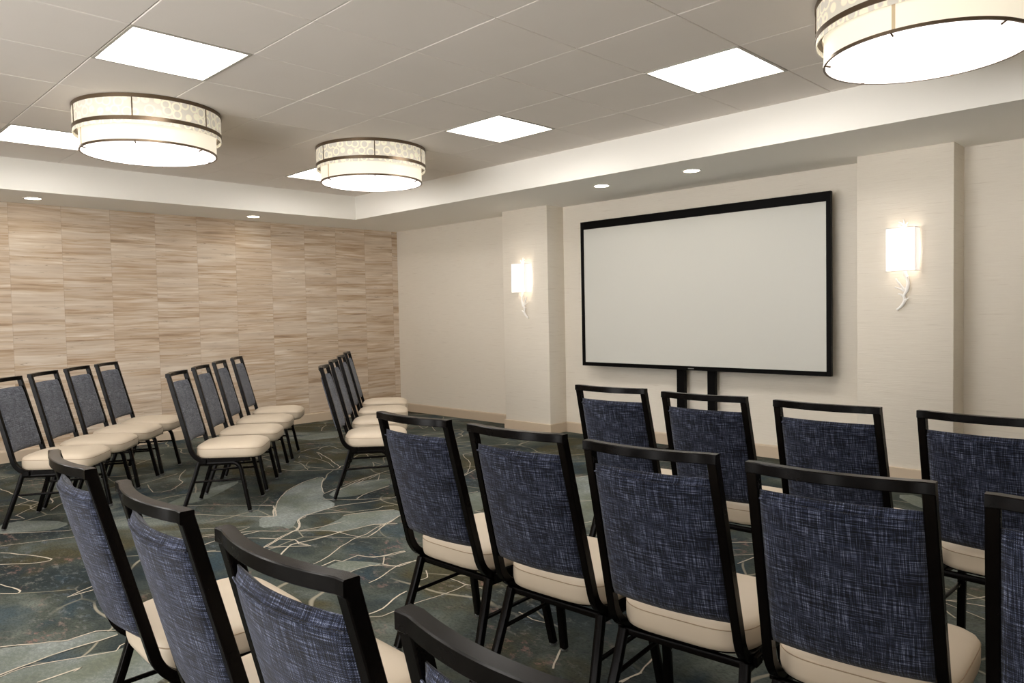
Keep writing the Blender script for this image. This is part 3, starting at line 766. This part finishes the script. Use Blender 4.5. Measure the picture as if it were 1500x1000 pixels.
# ------------------------------------------------------------------ banquet chairs
H, YT, YB, ZB, WTOP, WBOT = .949, -.324, -.180, .393, .197, .208
PF = rrect(.026, .028, .0022, 1)
def post_center(z):      # centre line of the raked post
    k = (z-ZB)/(H-ZB)
    return WBOT+(WTOP-WBOT)*k-.0125, YB+(YT-YB)*k+.0142
BOW = .026
def make_chair():
    r = empty('banquet_chair')
    f = MB()
    # back posts curving forward into the seat rails
    for s in (-1, 1):
        xw, yw = post_center(H-.013); xb, yb = post_center(.43)
        top = Vector((s*xw, yw+.001, H-.012)); low = Vector((s*xb, yb, .43))
        P = [top, top.lerp(low, .33), top.lerp(low, .66)]+bez(low, (s*.1925, -.149, .360), (s*.1925, -.085, .358), 10)+[(s*.192, .05, .358), (s*.187, .205, .358)]
        f.sweep(P, PF, (1, 0, 0))
    # bowed crest rail
    n = 16; xw, yw = post_center(H-.013); R = []; W_ = xw+.013
    for k in range(n+1):
        x = W_*(-1+2*k/n); u = min(1, abs(x)/(xw-.013)); y = yw-BOW*(1-u*u)
        R.append([(x, y+a, H-.013+b) for a, b in rrect(.028, .026, .002, 1)])
    f.rings(R)
    f.build('back_frame', M['frame'], r)
    # upholstered back panel
    def panel():
        b = MB(); nx, nz = 22, 22; Z0, Z1 = .478, .882
        front, back = [], []
        for j in range(nz+1):
            v = j/nz; z = Z0+(Z1-Z0)*v
            xc, yc = post_center(z); hw = xc-.0115
            ev = 1-abs(2*v-1)**10
            fr, bk = [], []
            for i in range(nx+1):
                u = -1+2*i/nx; eu = 1-abs(u)**14
                e = (max(0, ev)**.5)*(.35+.65*max(0, eu)**.5)
                yb_ = yc-BOW*.9*(1-u*u)
                fr.append((u*hw, yb_+.002+(.017+.012*(1-u*u)*(1-(2*v-1)**2))*e, z))
                bk.append((u*hw, yb_-.001-(.016+.004*(1-u*u))*e, z))
            front.append(fr); back.append(bk)
        vf = [[b.bm.verts.new(p) for p in q] for q in front]; vb = [[b.bm.verts.new(p) for p in q] for q in back]
        for j in range(nz):
            for i in range(nx):
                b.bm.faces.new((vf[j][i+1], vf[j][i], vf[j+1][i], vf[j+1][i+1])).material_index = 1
                b.bm.faces.new((vb[j][i], vb[j][i+1], vb[j+1][i+1], vb[j+1][i]))
        for j in range(nz):
            b.bm.faces.new((vf[j][0], vb[j][0], vb[j+1][0], vf[j+1][0])); b.bm.faces.new((vb[j][nx], vf[j][nx], vf[j+1][nx], vb[j+1][nx]))
        for i in range(nx):
            b.bm.faces.new((vf[0][i], vf[0][i+1], vb[0][i+1], vb[0][i])); b.bm.faces.new((vf[nz][i+1], vf[nz][i], vb[nz][i], vb[nz][i+1]))
        return b
    bp = panel().build('backrest', [M['tweed'], M['tweed_front_lit']], r, auto=75)
    # stitched fold below the top edge at the back
    b = MB(); P = []
    for k in range(13):
        u = -1+2*k/12; z = .862; xc, yc = post_center(z); P.append((u*(xc-.016), yc-BOW*.9*(1-u*u)-.0155-.004*(1-u*u), z))
    b.tube(P, .0022, 6); b.build('fold', M['tweed'], bp)
    # seat: outline superellipse, straight sides, crowned top
    def outline(sc_, n=64):
        out = []
        for k in range(n):
            a = 2*PI*k/n; ca, sa = math.cos(a), math.sin(a)
            yy = math.copysign(abs(sa)**.38, sa); xx = math.copysign(abs(ca)**.42, ca)
            wy = .205+.020*(yy+1)/2
            if yy < 0: wy *= 1-.10*abs(yy)**4
            out.append((xx*wy*sc_, .058+yy*.222*sc_))
        return out
    b = MB(); R = []
    for sc_, z in ((.955, .372), (.985, .376), (1.0, .392), (1.0, .424), (.992, .436), (.965, .446), (.90, .455), (.75, .463), (.5, .469), (.2, .471)):
        ring = []
        for x, y in outline(sc_):
            wf = max(0, (y-.16)/.12); ring.append((x, y, z-.010*wf*wf*(1 if z > .40 else .3)))
        R.append(ring)
    b.rings(R); st = b.build('seat', M['vinyl'], r, auto=60)
    b = MB(); P = []
    for x, y in outline(.9945):
        wf = max(0, (y-.16)/.12); P.append((x, y, .4345-.010*wf*wf))
    b.tube(P+[P[0], P[1]], .0016, 6); b.build('seam', M['piping'], st)
    b = MB(); R = []
    for sc_, z in ((.90, .366), (.955, .368), (.962, .374), (.93, .378)): R.append([(x, y, z) for x, y in outline(sc_, 48)])
    b.rings(R); b.build('seat_pan', M['frame'], r)
    # legs
    LG = rrect(.029, .025, .005, 2)
    for s in (-1, 1):
        l = MB(); l.sweep([(s*.190, -.125, .348), (s*.196, -.152, .26), (s*.216, -.236, .012)], LG, (1, 0, 0))
        lg = l.build('leg', M['frame'], r)
        MB().lathe([(.001, 0), (.013, 0), (.015, .005), (.013, .016), (.001, .018)], 16, (s*.216, -.238)).build('glide', M['glide'], lg)
        l = MB(); l.sweep([(s*.190, -.128, .336)]+[(s*.190, .05, .336)]+bez((s*.190, .085, .336), (s*.191, .132, .336), (s*.194, .146, .285), 8)+[(s*.213, .199, .012)], LG, (1, 0, 0))
        lg = l.build('leg', M['frame'], r)
        MB().lathe([(.001, 0), (.013, 0), (.015, .005), (.013, .016), (.001, .018)], 16, (s*.213, .202)).build('glide', M['glide'], lg)
        MB().tube([(s*.2005, -.168, .215), (s*.2005, .158, .225)], .0075, 10).build('stretcher', M['frame'], r)
    MB().sweep([(-.188, -.118, .340), (.188, -.118, .340)], rrect(.018, .022, .004, 2)).build('rear_crossbar', M['frame'], r)
    MB().sweep([(-.188, .11, .340), (.188, .11, .340)], rrect(.018, .022, .004, 2)).build('front_crossbar', M['frame'], r)
    # ganging brackets on the seat rails
    for s in (-1, 1):
        g = MB(); g.box(s*.2125-.006, s*.2125+.006, -.115, -.075, .338, .368, .002, 1)
        g.build('ganging_bracket', M['frame'], r)
    return r

POSES = {
 'R2-1': (6.121, -4.222, 0.0193),
 'R2-2': (6.617, -4.214, 0.0541),
 'R2-3': (7.103, -4.218, 0.0866),
 'R2-4': (7.586, -4.209, 0.0962),
 'R2-5': (8.072, -4.207, 0.0991),
 'R1-1': (6.087, -3.020, 0.0519),
 'R1-2': (6.608, -3.049, 0.0283),
 'R1-3': (7.142, -3.071, -0.0007),
 'R1-4': (7.674, -3.085, -0.0564),
 'F-1': (6.060, -5.295, -0.0418),
 'F-2': (6.645, -5.300, -0.0278),
 'F-3': (7.176, -5.301, 0.0155),
 'F-4': (7.706, -5.308, 0.0166),
 'L2-1': (3.186, -3.907, -0.6650),
 'L2-2': (2.716, -3.546, -0.6604),
 'L2-3': (2.238, -3.187, -0.6403),
 'L2-4': (1.761, -2.811, -0.6406),
 'L1-1': (2.666, -4.812, -0.6685),
 'L1-2': (2.251, -4.493, -0.6624),
 'L1-3': (1.855, -4.168, -0.6712),
 'L1-4': (1.473, -3.842, -0.6949),
 'L3-1': (3.637, -3.021, -0.6558),
 'L3-2': (3.107, -2.614, -0.6603),
 'L3-3': (2.583, -2.205, -0.6584),
 'L3-4': (2.057, -1.802, -0.6574)}
GRP = {'R1': 'chairs in the front row facing the screen', 'R2': 'chairs in the second row facing the screen', 'F': 'chairs in the rear row at the bottom edge',
       'L1': 'chairs in the far left row', 'L2': 'chairs in the middle left row', 'L3': 'chairs in the left row nearest the corner'}
LAB = {
 'R1-1': 'blue-backed chair at the left end of the front row, nearest the left pillar',
 'R1-2': 'blue-backed front-row chair standing before the two screen posts',
 'R1-3': 'blue-backed front-row chair below the right edge of the screen, third from left',
 'R1-4': 'blue-backed front-row chair at the right edge, before the right pillar',
 'R2-1': 'blue-backed chair at the left end of the second row, beside the open aisle',
 'R2-2': 'blue-backed second-row chair, second from the aisle',
 'R2-3': 'blue-backed second-row chair at mid-row, third from the aisle',
 'R2-4': 'large blue-backed second-row chair, fourth from the aisle, fully in view',
 'R2-5': 'blue-backed second-row chair cut off by the right edge of the photo',
 'F-1': 'leftmost of the rear row chairs at the bottom, its slim back seen nearly edge-on',
 'F-2': 'rear row chair at the bottom left, second from the left',
 'F-3': 'rear row chair at the bottom with wide curved top rail, third from the left',
 'F-4': 'nearest rear row chair, only its dark top rail showing at the bottom edge',
 'L1-1': 'chair cut by the left edge, nearest end of the far left row',
 'L1-2': 'second chair from the left edge in the far left row',
 'L1-3': 'third chair in the far left row, before the last one',
 'L1-4': 'last chair of the far left row, beside the striped wall',
 'L2-1': 'nearest chair of the middle left row, whole beige seat and four legs in view',
 'L2-2': 'second chair of the middle left row, just behind the nearest',
 'L2-3': 'third chair of the middle left row',
 'L2-4': 'last chair of the middle left row, against the striped wall',
 'L3-1': 'nearest chair of the left row by the corner, seen edge-on',
 'L3-2': 'second chair of the edge-on row by the corner',
 'L3-3': 'third chair of the edge-on row by the corner',
 'L3-4': 'farthest chair of the edge-on row, closest to the room corner',
}
proto = None
for k, (x_, y_, th) in POSES.items():
    if proto is None: proto = o = make_chair()
    else: o = copy_tree(proto)
    o.location = (x_, y_, .0025); o.rotation_euler = (0, 0, th)
    tag(o, LAB[k], 'chair', GRP[k.split('-')[0]])
